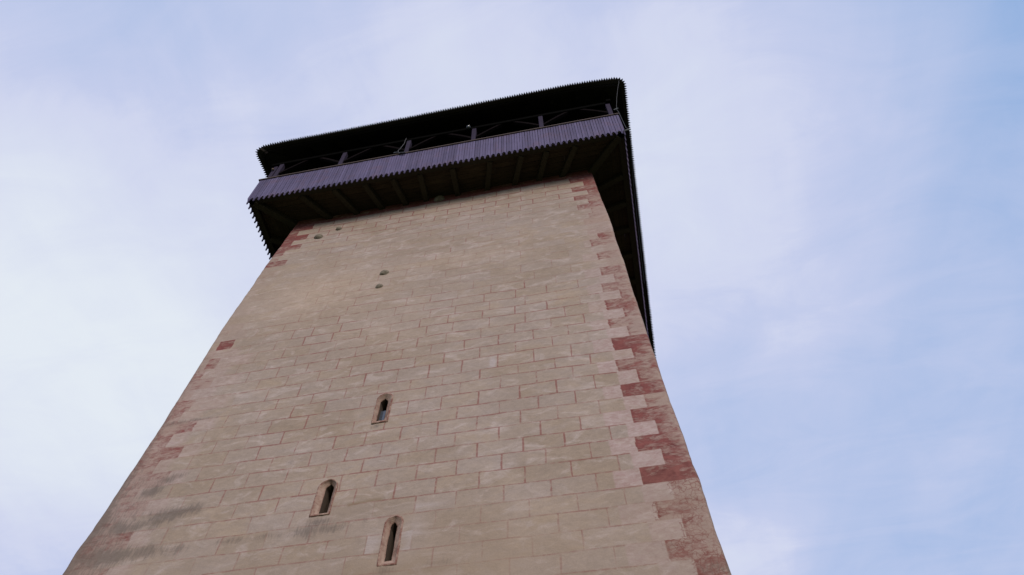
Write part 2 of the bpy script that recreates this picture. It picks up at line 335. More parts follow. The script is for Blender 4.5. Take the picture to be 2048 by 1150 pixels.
def build_shaft(parent):
    # rows: top band and then eleven lines to each course, tilted a little as the painted courses are
    zrow = [SOFFIT+0.3]; vrow = [-0.9]
    for k in range(len(COURSE_Z)-1):
        a, c = COURSE_Z[k], COURSE_Z[k+1]
        h = a-c
        if a > -14.3:
            fr = [0, .04, .09, .16, .26, .38, .5, .62, .74, .84, .91, .96]
        else: fr = [0, .25, .5, .75]
        for f in fr: zrow.append(a-h*f); vrow.append(k-1+f)
    zrow = np.array(zrow); vrow = np.array(vrow)
    nr = len(zrow)
    # columns round the ring: (mix in x, offset x, mix in y, offset y, front flag)
    r = 0.07; cols = []
    NF = 640
    for i in range(NF+1):
        t = i/NF; cols.append((t, r*(1-2*t), 0, 0, 1))
    for k in range(1, 6):
        a = R(90*k/6); cols.append((1, -r+r*math.sin(a), 0, r-r*math.cos(a), 1))
    for i in range(0, 41): cols.append((1, 0, i/40, r*(1-2*i/40), 0))
    for i in range(1, 41): cols.append((1-i/40, 0, 1, 0, 0))
    for i in range(1, 41): cols.append((0, 0, 1-i/40, r*(i/40), 0))
    for k in range(1, 6):
        a = R(90*k/6); cols.append((0, r-r*math.cos(math.pi/2-a) if False else r*(1-math.cos(a)), 0, r*(1-math.sin(a)), 1))
    cols = np.array(cols); nc = len(cols)
    Zg, _ = np.meshgrid(zrow, np.arange(nc), indexing='ij')
    V = np.repeat(vrow[:, None], nc, 1)
    drop = Zg-ZS
    xl = INSET + BAT*drop; xr = W-INSET-BAT*drop
    yf = INSET + BATF*drop; yb = W-INSET-BATF*drop
    mx, ox, my, oy, ff = cols.T
    X = xl*(1-mx)+xr*mx+ox; Y = yf*(1-my)+yb*my+oy
    tilt = -0.022*(X-7.65)*np.clip(-Zg/6.0, 0, 1)
    Zt = Zg + tilt*ff
    x0 = X.copy()
    # measured lean of the two corner lines off true
    rz = [-30, -13.9, -13.65, -13.2, -12.57, -12.19, -11.9, -11.1, -10.64, -10.45, -9.7, -9.0, -6.48, -5.45, -4.28, -3.9, -2.84, -1.92, -1.03, -.08, 3]
    rd = [0, -.004, -.01, -.023, -.001, .012, -.016, -.011, -.021, -.038, -.029, -.024, -.003, .029, .021, .043, .052, .016, .001, -.015, -.015]
    lz = [-30, -12.39, -12.1, -11.7, -11.19, -10.8, -9.7, -9.0, -8.2, -7.24, -6.34, -5.33, -4.5, -3.6, -2.04, -1.09, -.06, 3]
    ld = [0, .011, -.015, .011, .026, .012, .013, -.003, -.028, -.039, -.06, -.08, -.079, -.062, -.036, .007, .052, .052]
    dr = .65*np.interp(Zg, rz, rd); dl = np.interp(Zg, lz, ld)
    dr = dr + 0.010*vnoise(Zg*0+3.3, Zg, 1, .30, 5)+0.006*vnoise(Zg*0+1.3, Zg, 1, .1, 6)
    dl = dl + 0.014*vnoise(Zg*0+7.3, Zg, 1, .30, 7)+0.008*vnoise(Zg*0+9.3, Zg, 1, .1, 8)
    X = X + dr*np.clip(1-(xr-X)/.55, 0, 1) + dl*np.clip(1-(X-xl)/.55, 0, 1)
    front = (my == 0) & (ff == 1)
    und = 0.035*vnoise(x0, Zg, 1.7, 1.5, 21)+0.016*vnoise(x0, Zg, .45, .35, 22)+0.006*vnoise(x0, Zg, .13, .10, 23)
    Y = Y - np.where(my == 0, und, 0)
    # ---------------- painted masks on the front
    nv = nr*nc
    mort = np.zeros((nr, nc)); red = np.zeros((nr, nc)); pink = np.zeros((nr, nc)); dirt = np.zeros((nr, nc))
    block = np.zeros((nr, nc)); crack = np.zeros((nr, nc)); stain = np.zeros((nr, nc)); warm = np.zeros((nr, nc))
    row = np.floor(V+1e-6).astype(int)
    frac = V-row
    distL = x0-xl; distR = xr-x0
    # strength of the joints over the face: crisp under the gallery, nearly gone in the upper middle, fair below
    def strength(x, z):
        s = np.interp(z, [-22, -14, -13.2, -12.2, -11.8, -9, -6.5, -5.8, -5.2, -3.6, -2.6, -1.9, -1.2, 0.5],
                         [.25, .34, .46, .56, .76, .82, .74, .62, .48, .42, .46, .56, .78, 1.0])
        s = s*np.where((x < 3.2) & (z < -2.2), np.interp(x, [1.0, 2.0, 3.2], [.25, .62, 1.0]), 1)
        s = s*np.where((x > 8) & (z < -2.2) & (z > -6), .7, 1)
        s = s*np.where((z < -11.9) & (x > 5.9) & (x < 8), .75, 1)
        return s
    S = strength(x0, Zg)
    # how wide the quoins reach in each course
    RQ = {0: (.70, .85), 1: (.34, .85), 2: (.70, .80), 3: (.30, .74), 4: (.70, .70), 5: (.36, .68), 6: (.68, .60), 7: (.36, .44), 8: (.45, .48), 9: (.60, .38),
          10: (.30, .22), 11: (.6, .30), 12: (.38, .62), 13: (.59, .55), 14: (.34, .22), 15: (.52, .52), 16: (.36, .24), 17: (.54, .58), 18: (.30, .44), 19: (.61, .52),
          20: (.28, .52), 21: (.63, .62), 22: (.32, .50), 23: (.67, .46), 24: (.35, .44), 25: (.69, .78), 26: (.38, .66), 27: (.72, .60), 28: (.41, .56), 29: (.75, .80),
          30: (.41, .42), 31: (.69, .66), 32: (.35, .58), 33: (.74, .74), 34: (.40, .72), 35: (.78, .96), 36: (.41, .40), 37: (.69, .48), 38: (.40, .50), 39: (.69, .52),
          40: (.40, .56), 41: (.72, .65)}
    RP = {12: (.60, .35), 13: (.75, .35), 14: (.62, .3), 15: (.86, .45), 16: (.62, .3), 17: (.90, .5), 18: (.62, .5), 19: (.92, .45), 20: (.70, .55), 21: (.98, .5), 22: (.72, .6), 23: (1.0, .55), 24: (.75, .7), 25: (1.06, .75),
          26: (.75, .6), 27: (1.06, .8), 28: (.75, .8), 29: (1.06, .75), 30: (.77, .75), 31: (1.14, .8), 32: (.82, .95), 33: (1.14, .85), 34: (.86, .9), 35: (1.18, .9),
          36: (.83, .5), 37: (1.20, .5), 38: (.86, .5), 39: (1.22, .45), 40: (.86, .4), 41: (1.2, .4)}
    LQ = {0: (.73, .95), 1: (.35, .85), 2: (.73, .95), 3: (.36, .92), 4: (.71, .75), 5: (.32, .68), 6: (.30, .40), 7: (.57, .72), 8: (.25, .30), 9: (.5, .22), 10: (.3, .22), 11: (.5, .14),
          12: (.3, .12), 13: (.5, .12), 14: (.3, .14), 15: (.5, .16), 16: (.3, .12), 17: (.5, .22), 18: (.7, .18), 19: (.51, .74), 20: (.25, .22), 21: (.43, .56), 22: (.26, .46), 23: (.56, .46), 24: (.3, .3),
          25: (.44, .50), 26: (.35, .42), 27: (.78, .46), 28: (.42, .50), 29: (.82, .56), 30: (.5, .50), 31: (.87, .50), 32: (.45, .42), 33: (.8, .38), 34: (.45, .38), 35: (.85, .50),
          36: (.5, .50), 37: (.8, .45), 38: (.5, .4), 39: (.8, .4), 40: (.5, .35), 41: (.8, .35)}
    wl = 0.0108*(1+0.5*vnoise(x0, Zg, .5, .5, 31))       # half width of a painted line
    for k in range(row.min(), row.max()+1):
        msk = row == k
        if not msk.any(): continue
        xs = list(JOINTS.get(k, []))
        weak = []
        per = .685 if k < 17 else .68
        if not xs: xs = [2.0+.34*(k % 2)]; 
        xs.sort()
        out = []
        for a, c in zip(xs, xs[1:]+[None]):
            out.append((a, 1.0))
            if c is not None and c-a > 1.0:
                n = int(round((c-a)/per))
                for q in range(1, n): out.append((a+(c-a)*q/n, .3))
        q = xs[-1]
        rq = RQ.get(k, (.5, .3))[0]
        xrk = W-INSET-BAT*(COURSE_Z[min(k+1, len(COURSE_Z)-1)]-ZS)
        while q+per < xrk-rq-.15: q += per; out.append((q, .3))
        q = xs[0]
        while q-per > 1.75 and q-per > 0.6+LQ.get(k, (.5, .3))[0]: q -= per; out.insert(0, (q, .22))
        js = np.array([o[0] for o in out]); st = np.array([o[1] for o in out])
        st = st*(0.62+0.5*rng.random(len(st)))
        xx = x0[msk]; zz = Zg[msk]
        wob = 0.010*vnoise(xx, zz, .3, .12, 40+k)
        d = np.abs(xx[:, None]+wob[:, None]-js[None, :])
        j = d.argmin(1); dj = d[np.arange(len(xx)), j]
        lw = wl[msk]*(0.85+0.4*rng.random(len(js)))[j]
        mv = np.clip(1.35-dj/lw, 0, 1)*st[j]*S[msk]*1.25
        # block tint
        bi = np.searchsorted(js, xx); tint = rng.random(len(js)+1)**1.3
        pal = (rng.random(len(js)+1) < .10)*0.7
        block[msk] = np.clip(tint[bi]*0.9, 0, 1)
        # course line at the top and bottom of the course
        fr = frac[msk]; h = .34
        dz = np.minimum(fr, 1-fr)*h
        hz = np.clip(1.5-dz/(0.0112*(1+.5*vnoise(xx, zz, .6, 5, 60+k))), 0, 1)
        hstr = np.clip(0.86+0.9*vnoise(xx, zz*0+round(k), .55, 1, 80), 0.12, 1.1)
        mv = np.maximum(mv, hz*S[msk]*hstr*1.2)
        # no joints inside the red quoins, a faint one along its edge
        q, s_ = RQ.get(k, (.5, .3)); jag = 0.018*vnoise(xx, zz, .3, .05, 71)
        dR = distR[msk]+jag*.7; dL = distL[msk]+jag*.7
        inR = dR < q
        mv[inR] *= .35*(1-hz[inR]*.2)
        rv = np.where(inR, s_, 0.0)
        edge = np.clip(1-np.abs(dR-q+.02)/.03, 0, 1)*(s_ > .3)*.16
        rv = np.where(inR, rv+edge*(dR < q), rv)
        if k >= 12: rv = np.where(inR, rv*np.interp(dR, [0, .12, .3, .8], [.80, .92, 1.04, 1.08]), rv)
        ql, sl_ = LQ.get(k, (.5, .3)); inL = dL < ql
        lv = np.where(inL, sl_, 0)
        if k in (19, 21): lv = np.where(dL < .19, .15, lv)
        mv[inL] *= .35
        rv = np.maximum(rv, lv)
        if k < 0: rv = rv*0+.95; mv *= 0
        red[msk] = np.where((k >= 17) & (rv > .15) & (rv < .9), rv+.06, rv)
        pr, ps_ = RP.get(k, (0, 0))
        if ps_:
            e = np.clip((pr+jag*1.5-distR[msk])/.02, 0, 1)*(~inR)
            ev = np.clip((dR-q)/.03, 0, 1)
            pink[msk] = e*ps_
            mv *= 1-.75*e
        lp = 1.25 if k % 2 else .85
        if k >= 20: pink[msk] = np.maximum(pink[msk], np.clip((lp-distL[msk])/.15, 0, 1)*.42)
        mort[msk] = np.clip(mv*(1+1.1*np.clip((Zg[msk]+1.7)/.6, 0, 1)), 0, 1.5)
        if k >= 36:
            crack[msk] = np.where((dR < q+.05), .9, 0)
    # general pinkness near the right edge, warm patch in the upper left field
    pink = np.maximum(pink, .30*np.clip((.75-distR)/.3, 0, 1)*(Zg < -2))
    def g(cx, cz, rx, rz_): return np.exp(-((x0-cx)/rx)**2-((Zt-cz)/rz_)**2)
    warm = .8*g(3.0, -4.6, 1.6, 1.2)+.45*g(6.4, -4.0, 1.5, .5)+.3*g(4.9, -6.8, 1.2, 1.0)+.25*g(7.6, -13.0, 2.0, .9)
    for (cx, cz, rx, rz_, s) in [
        (1.93, -11.46, .20, .11, 1.0), (2.12, -11.43, .10, .09, .75), (2.46, -11.38, .10, .09, .75), (2.28, -11.40, .12, .07, .5), (1.90, -11.60, .07, .14, .5),
        (1.25, -11.57, .10, .08, .7), (1.48, -11.62, .16, .07, .8), (.85, -11.45, .10, .14, .6), (1.97, -12.16, .18, .10, 1.0), (1.57, -12.18, .12, .10, 1.0), (1.3, -12.15, .12, .10, .7),
        (2.50, -12.21, .13, .08, .7), (1.1, -12.13, .16, .10, .6), (1.66, -10.58, .11, .06, .8), (1.5, -10.78, .09, .08, .9), (1.84, -10.5, .10, .05, .6), (1.42, -10.85, .09, .06, .7),
        (3.31, -12.16, .12, .06, .45), (1.1, -8.96, .18, .06, .55), (1.55, -8.93, .14, .035, .6), (2.2, -8.96, .4, .03, .3), (3.85, -10.61, .05, .05, .55), (4.05, -10.58, .10, .05, .3),
        (4.60, -12.03, .15, .07, .85), (4.56, -12.25, .06, .16, .45), (4.74, -12.05, .09, .04, .6), (4.70, -12.20, .18, .07, .85), (4.98, -12.22, .12, .06, .65), (4.40, -12.22, .10, .06, .55), (3.95, -12.2, .35, .06, .4), (5.41, -12.15, .03, .05, .5),
        (5.86, -13.14, .12, .06, .8), (5.80, -13.25, .05, .1, .4), (6.59, -13.12, .14, .05, .5), (7.1, -12.2, .4, .025, .3), (5.24, -9.97, .10, .035, .8), (5.3, -11.75, .1, .03, .0), (3.35, -12.18, .2, .05, .4), (10.22, -13.75, .2, .08, .7)]:
        dirt += s*g(cx, cz, rx*1.4, rz_*1.35)*(1.1 if cx < 3 else .85)
    dirt += np.clip(1-distL/.22, 0, 1)*np.interp(Zg, [-13, -9.5, -7.5, -6], [1.0, .75, .4, 0])
    dirt += np.clip(1-distL/1.15, 0, 1)*np.interp(Zg, [-12.6, -11.2, -9.5], [.88, .62, 0])
    dirt += np.clip(1-distR/.06, 0, 1)*np.interp(Zg, [-14, -9, -6], [.45, .3, 0])
    dirt += .42*np.clip(1-np.abs(distR-.62)/.16, 0, 1)*np.clip(1-np.abs(Zg+13.3)/.12, 0, 1)
    for (cx, cz, rx, rz_, s) in [(5.50, -12.62, .24, .26, .6), (6.22, -12.45, .20, .25, .9), (6.20, -12.85, .16, .12, .6), (7.24, -8.60, .07, .17, 1.0), (8.3, -8.2, .3, .12, .4), (6.75, -11.0, .35, .10, .7), (7.6, -11.3, .12, .2, .6),
                                 (6.1, -12.02, .5, .05, .6), (8.1, -10.7, .25, .12, .6), (5.9, -6.9, .3, .08, .6), (3.0, -1.9, .6, .08, .5), (5.0, -1.7, .9, .12, .5), (6.6, -2.4, .9, .2, .35), (4.2, -8.9, .35, .12, .5), (2.2, -6.4, .35, .12, .5), (7.0, -5.2, .5, .1, .5), (5.6, -11.3, .3, .15, .4)]:
        block = block + s*g(cx, cz, rx, rz_)
    wz = -11.775+.02*(x0-5.3)
    stain = .75*np.clip((.30-np.abs(x0-5.34))/.05, 0, 1)*np.clip((.036-np.abs(Zt-wz+.01*np.sin(x0*9)))/.02, 0, 1)+.3*g(5.0, -11.83, .2, .05)
    stain = stain+.20*np.interp(Zt, [-14.5, -12.6, -11.4], [1, .8, 0])*(1-.5*vnoise(x0, Zt, .9, .5, 91))  # whole lower wall turns browner and darker towards the bottom
    stain = stain+.30*g(6.2, -13.2, 1.6, .22)+.16*g(5.3, -11.95, .9, .1)
    for arr in (mort, red, pink, dirt, crack, stain): arr[:, ~front.astype(bool)[0]] *= 1
    # the other three sides carry a plain version of the same painted courses
    side = ~front
    arcs = np.where(my == 0, 0, 0)
    s_len = np.where(side, np.where((my > 0) & (my < 1), Y, X), X)
    vper = np.abs((s_len/.685+.5*(row % 2)) % 1-.5)
    # faces
    verts = np.stack([X, Y, Zt], 2).reshape(-1, 3)
    i = np.arange(nr-1)[:, None]; jn = np.arange(nc)[None, :]; j2 = (jn+1) % nc
    quads = np.stack([i*nc+jn, (i+1)*nc+jn, (i+1)*nc+j2, i*nc+j2], 2).reshape(-1, 4)
    # cut the three window openings
    cxq = verts[quads][:, :, 0].mean(1); czq = verts[quads][:, :, 2].mean(1); cyq = verts[quads][:, :, 1].mean(1)
    keep = np.ones(len(quads), bool)
    for w_ in WINDOWS:
        hw = w_['hw']-.018; top = w_['z1']-.018; spring = w_['z1']-w_['hw']
        dx = np.abs(cxq-w_['cx'])
        ins = (czq > w_['z0']+.018) & (cyq < 2) & (dx < hw) & ((czq < spring) | (dx**2+(czq-spring)**2 < hw**2))
        keep &= ~ins
    quads = quads[keep]
    me = bpy.data.meshes.new('shaft_wall')
    me.vertices.add(nv); me.vertices.foreach_set('co', verts.ravel())
    me.loops.add(len(quads)*4); me.loops.foreach_set('vertex_index', quads.ravel())
    me.polygons.add(len(quads)); me.polygons.foreach_set('loop_start', np.arange(len(quads))*4)
    me.polygons.foreach_set('use_smooth', np.ones(len(quads), bool))
    me.update(calc_edges=True); me.validate()
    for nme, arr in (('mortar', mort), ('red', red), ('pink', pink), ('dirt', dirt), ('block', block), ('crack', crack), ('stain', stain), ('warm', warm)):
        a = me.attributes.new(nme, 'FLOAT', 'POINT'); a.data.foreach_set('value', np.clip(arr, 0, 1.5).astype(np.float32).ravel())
    me.materials.append(M_wall)
    return link(bpy.data.objects.new('shaft_wall', me), parent)

def plane_y(z): return INSET + BATF*(z-ZS)

tower = link(bpy.data.objects.new('fortified_tower', None)); tower.location = (0, 0, 0)
tag(tower, 'tall plastered stone tower with painted joints, red corner blocks and a dark timber gallery', 'tower')
build_shaft(tower)

# ------------------------------------------------------------------ windows
def stone_frame_mat():
    mt, nt, b = new_mat('worn_red_frame_stone', 0.95)
    pos = nt.nodes.new('ShaderNodeNewGeometry').outputs['Position']
    n1 = noise_n(nt, pos, 14, 6, 0.7, 0.6); n2 = noise_n(nt, pos, 4, 4, 0.6)
    col = mix_n(nt, maprange(nt, n1, 0.30, 0.52), (0.165, 0.075, 0.056), (0.315, 0.218, 0.170))
    col = mix_n(nt, maprange(nt, n2, 0.35, 0.65, 0, 0.55), col, (0.40, 0.315, 0.258))
    at = nt.nodes.new('ShaderNodeAttribute'); at.attribute_name = 'edge'
    ed = math_n(nt, 'MULTIPLY', at.outputs['Fac'], maprange(nt, noise_n(nt, pos, 9, 5, .7), 0.38, 0.58))
    col = mix_n(nt, math_n(nt, 'MULTIPLY', ed, .8), col, (0.140, 0.045, 0.036))
    nt.links.new(col, b.inputs['Base Color'])
    bp = nt.nodes.new('ShaderNodeBump'); bp.inputs['Strength'].default_value = .8; bp.inputs['Distance'].default_value = .015
    nt.links.new(n1, bp.inputs['Height']); nt.links.new(bp.outputs[0], b.inputs['Normal'])
    return mt
M_frame = stone_frame_mat()
M_reveal, _nt, _b = new_mat('reveal_plaster', .95)
_p = _nt.nodes.new('ShaderNodeNewGeometry').outputs['Position']
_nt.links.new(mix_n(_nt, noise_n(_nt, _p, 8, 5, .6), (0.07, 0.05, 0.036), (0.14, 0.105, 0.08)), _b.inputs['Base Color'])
M_dark, _nt, _b = new_mat('dark_interior', .95); _b.inputs['Base Color'].default_value = (.012, .011, .011, 1)
M_glass, _nt, _b = new_mat('old_window_glass', .12); _b.inputs['Base Color'].default_value = (.05, .06, .08, 1); _b.inputs['Specular IOR Level'].default_value = .9

NL = 40
def loop_pts(cx, hw, z0, z1, kind):
    """NL points: up the left side, over the head, down the right side, along the sill"""
    sp = z1-hw*(1.0 if kind == 'round' else 1.5)
    pts = []
    for i in range(8): pts.append((cx-hw, z0+(sp-z0)*i/8))
    for i in range(17):
        a = math.pi*(1-i/16); c, s = math.cos(a), math.sin(a)
        if kind == 'round': pts.append((cx+hw*c, sp+hw*s))
        elif kind == 'ogee':
            t = abs(c); hgt = (z1-sp); zz = sp+hgt*((1-t**.75)*.75+.25*s)
            pts.append((cx+hw*c*(1.06 if .5 < t < .98 else 1), zz))
        elif kind == 'cusp':
            t = abs(c); zz = sp+(z1-sp)*(1-t**1.6)
            k = 1+.16*math.exp(-((t-.8)/.12)**2)-.25*math.exp(-((t-.45)/.14)**2)
            pts.append((cx+hw*c*k, zz))
        else:
            t = abs(c); pts.append((cx+hw*c, sp+(z1-sp)*(1-t**1.5)))
    for i in range(1, 9): pts.append((cx+hw, sp+(z0-sp)*i/8))
    for i in range(1, 8): pts.append((cx+hw-2*hw*i/8, z0))
    return pts
def slit_window(w_, parent, glass):
    yy = lambda z, d: plane_y(z)+d
    bm = bmesh.new(); lay = bm.verts.layers.float.new('edge')
    def shift(p, d): return (p[0], yy(p[1], d), p[1])
    rs = random.Random(int(w_['cx']*100))
    outer = loop_pts(w_['cx'], w_['hw'], w_['z0'], w_['z1'], 'round')
    inner = loop_pts(w_['ix'], w_['iw'], w_['i0'], w_['i1'], w_['kind'])
    def lerp(f): return [(a[0]*(1-f)+c[0]*f, a[1]*(1-f)+c[1]*f) for a, c in zip(outer, inner)]
    loops = [(outer, .04, 1), (lerp(.0), -.016, 1), (lerp(.22), -.020, 1), (lerp(.32), -.006, .3), (lerp(.72), .030, 0), (inner, .055, .7)]
    rings = []
    for pts, d, e in loops:
        rg = []
        for p in pts:
            v = bm.verts.new(shift((p[0]+rs.uniform(-.0035, .0035), p[1]+rs.uniform(-.004, .004)), d+rs.uniform(-.003, .003))); v[lay] = e; rg.append(v)
        rings.append(rg)
    for a, c in zip(rings, rings[1:]):
        for i in range(NL): bm.faces.new((a[i], a[(i+1) % NL], c[(i+1) % NL], c[i]))
    bmesh.ops.recalc_face_normals(bm, faces=bm.faces[:])
    me = bpy.data.meshes.new('window_frame'); bm.to_mesh(me); bm.free(); me.materials.append(M_frame)
    for p in me.polygons: p.use_smooth = True
    # window: the deep opening; frame and pane are its pieces
    bm = bmesh.new(); rings = []
    for d, s in ((.052, 1.0), (.20, 1.08), (.50, 1.7)):
        rings.append([bm.verts.new((w_['ix']+(p[0]-w_['ix'])*s, yy(p[1], 0)+d, p[1])) for p in inner])
    for a, c in zip(rings, rings[1:]):
        for i in range(NL): bm.faces.new((a[i], a[(i+1) % NL], c[(i+1) % NL], c[i]))
    # a closed dark room behind
    bmesh.ops.recalc_face_normals(bm, faces=bm.faces[:])
    nb = len(bm.faces)
    x0, x1, y0, y1, z0, z1 = w_['cx']-.6, w_['cx']+.6, yy(w_['z0'], .50), yy(w_['z1'], 1.6), w_['i0']-.4, w_['i1']+.8
    vs = [bm.verts.new(p) for p in ((x0, y1, z0), (x1, y1, z0), (x1, y1, z1), (x0, y1, z1), (x0, y0, z0), (x1, y0, z0), (x1, y0, z1), (x0, y0, z1))]
    bc = [bm.faces.new([vs[i] for i in f]) for f in ((0, 1, 2, 3), (0, 4, 5, 1), (1, 5, 6, 2), (2, 6, 7, 3), (3, 7, 4, 0))]
    for f in bc: f.material_index = 1
    me2 = bpy.data.meshes.new('window'); bm.to_mesh(me2); bm.free(); me2.materials.append(M_reveal); me2.materials.append(M_dark)
    wo_ = link(bpy.data.objects.new('window', me2), parent)
    link(bpy.data.objects.new('window_frame', me), wo_)
    if glass:
        bm = bmesh.new()
        zt = w_['i0']+(w_['i1']-w_['i0'])*.62
        c = [(w_['ix']-w_['iw']*1.25, w_['i0']-.02), (w_['ix']+w_['iw']*1.25, w_['i0']-.02), (w_['ix']+w_['iw']*1.25, zt), (w_['ix']-w_['iw']*1.25, zt)]
        fr = [bm.verts.new((p[0], yy(p[1], .15), p[1])) for p in c]; bk = [bm.verts.new((p[0], yy(p[1], .154), p[1])) for p in c]
        bm.faces.new(fr); bm.faces.new(bk[::-1])
        for i in range(4): bm.faces.new((fr[i], fr[(i+1) % 4], bk[(i+1) % 4], bk[i]))
        bmesh.ops.recalc_face_normals(bm, faces=bm.faces[:])
        me3 = bpy.data.meshes.new('pane'); bm.to_mesh(me3); bm.free(); me3.materials.append(M_glass)
        link(bpy.data.objects.new('pane', me3), wo_)
    return wo_
wlab = ['narrow slit window with a pointed head and blue glass, highest on the wall',
        'slit window with a cusped head and a mossy stain under its sill',
        'tall thin lancet slit window with red worn frame, lowest on the wall']
for i, w_ in enumerate(WINDOWS):
    o = slit_window(w_, tower, i == 0); o['label'] = wlab[i]

# ------------------------------------------------------------------ stone balls set in the plaster
mt, nt2, b2 = new_mat('mossy_stone', .95)
p2 = nt2.nodes.new('ShaderNodeNewGeometry').outputs['Position']
nn = noise_n(nt2, p2, 11, 6, .7, .8)
nt2.links.new(mix_n(nt2, maprange(nt2, nn, .3, .7), (.085, .072, .050), (.270, .235, .185)), b2.inputs['Base Color'])
bp2 = nt2.nodes.new('ShaderNodeBump'); bp2.inputs['Strength'].default_value = .8; bp2.inputs['Distance'].default_value = .03
nt2.links.new(nn, bp2.inputs['Height']); nt2.links.new(bp2.outputs[0], b2.inputs['Normal'])
for (x, z, r) in [(2.12, -1.10, .135), (2.63, -.75, .095), (4.48, -4.10, .135), (4.45, -4.75, .105), (5.48, .14, .17)]:
    bm = bmesh.new(); bmesh.ops.create_icosphere(bm, subdivisions=4, radius=r)
    for v in bm.verts:
        n_ = noise.noise(v.co*9+Vector((x, z, 0)))*.10+noise.noise(v.co*24+Vector((x, z, 0)))*.05
        v.co *= 1+n_
        v.co.y *= .85
    me = bpy.data.meshes.new('stone_ball'); bm.to_mesh(me); bm.free(); me.materials.append(mt)
    for p in me.polygons: p.use_smooth = True
    o = link(bpy.data.objects.new('stone_ball', me), tower); o.location = (x, plane_y(z)+r*.22, z)

# ------------------------------------------------------------------ gallery: four like sides, written for the front and turned
def turn(k):
    """quarter turns about the tower's middle"""
    c = Matrix.Translation((W/2, W/2, 0)); return c @ Matrix.Rotation(R(90)*k, 4, 'Z') @ c.inverted()
def put(name, bm, mat, k, parent, smooth=False):
    bmesh.ops.transform(bm, matrix=turn(k), verts=bm.verts[:])
    return obj_from_bm(name, bm, mat, parent, smooth)

def parapet_boards(bm, rs):
    """71 pairs of boards, their feet sawn to a row of ogee notches"""
    n = 71; s = W/n; th = .024
    prof = [(0, 0), (.010, .020), (.020, .050), (.015, .080), (.016, .125), (.024, .160), (.040, .185), (.046, .200), (.058, .215), (.070, .240), (.0755, .275)]
    for i in range(n):
        cx = (i+.5)*s
        for sg in (-1, 1):
            hw = s/2-.0072
            dy = rs.uniform(-.003, .003); dz = rs.uniform(-.006, .004); a = rs.uniform(-.0015, .0015)
            pr = [(min(q[0], hw)+.0060, q[1]+dz) for q in prof] + [(hw, HP-.03), (.0060, HP-.03)]
            pts = [(cx+sg*(q[0]+a*q[1]), q[1]) for q in pr]
            f = [bm.verts.new((q[0], dy, q[1])) for q in pts]; g_ = [bm.verts.new((q[0], dy+th, q[1])) for q in pts]
            if sg > 0: fa = bm.faces.new(f); fb = bm.faces.new(g_[::-1])
            else: fa = bm.faces.new(f[::-1]); fb = bm.faces.new(g_)
            m_ = len(f)
            for q in range(m_):
                w4 = (f[q], g_[q], g_[(q+1) % m_], f[(q+1) % m_])
                bm.faces.new(w4 if sg > 0 else w4[::-1])
    bmesh.ops.recalc_face_normals(bm, faces=bm.faces[:])

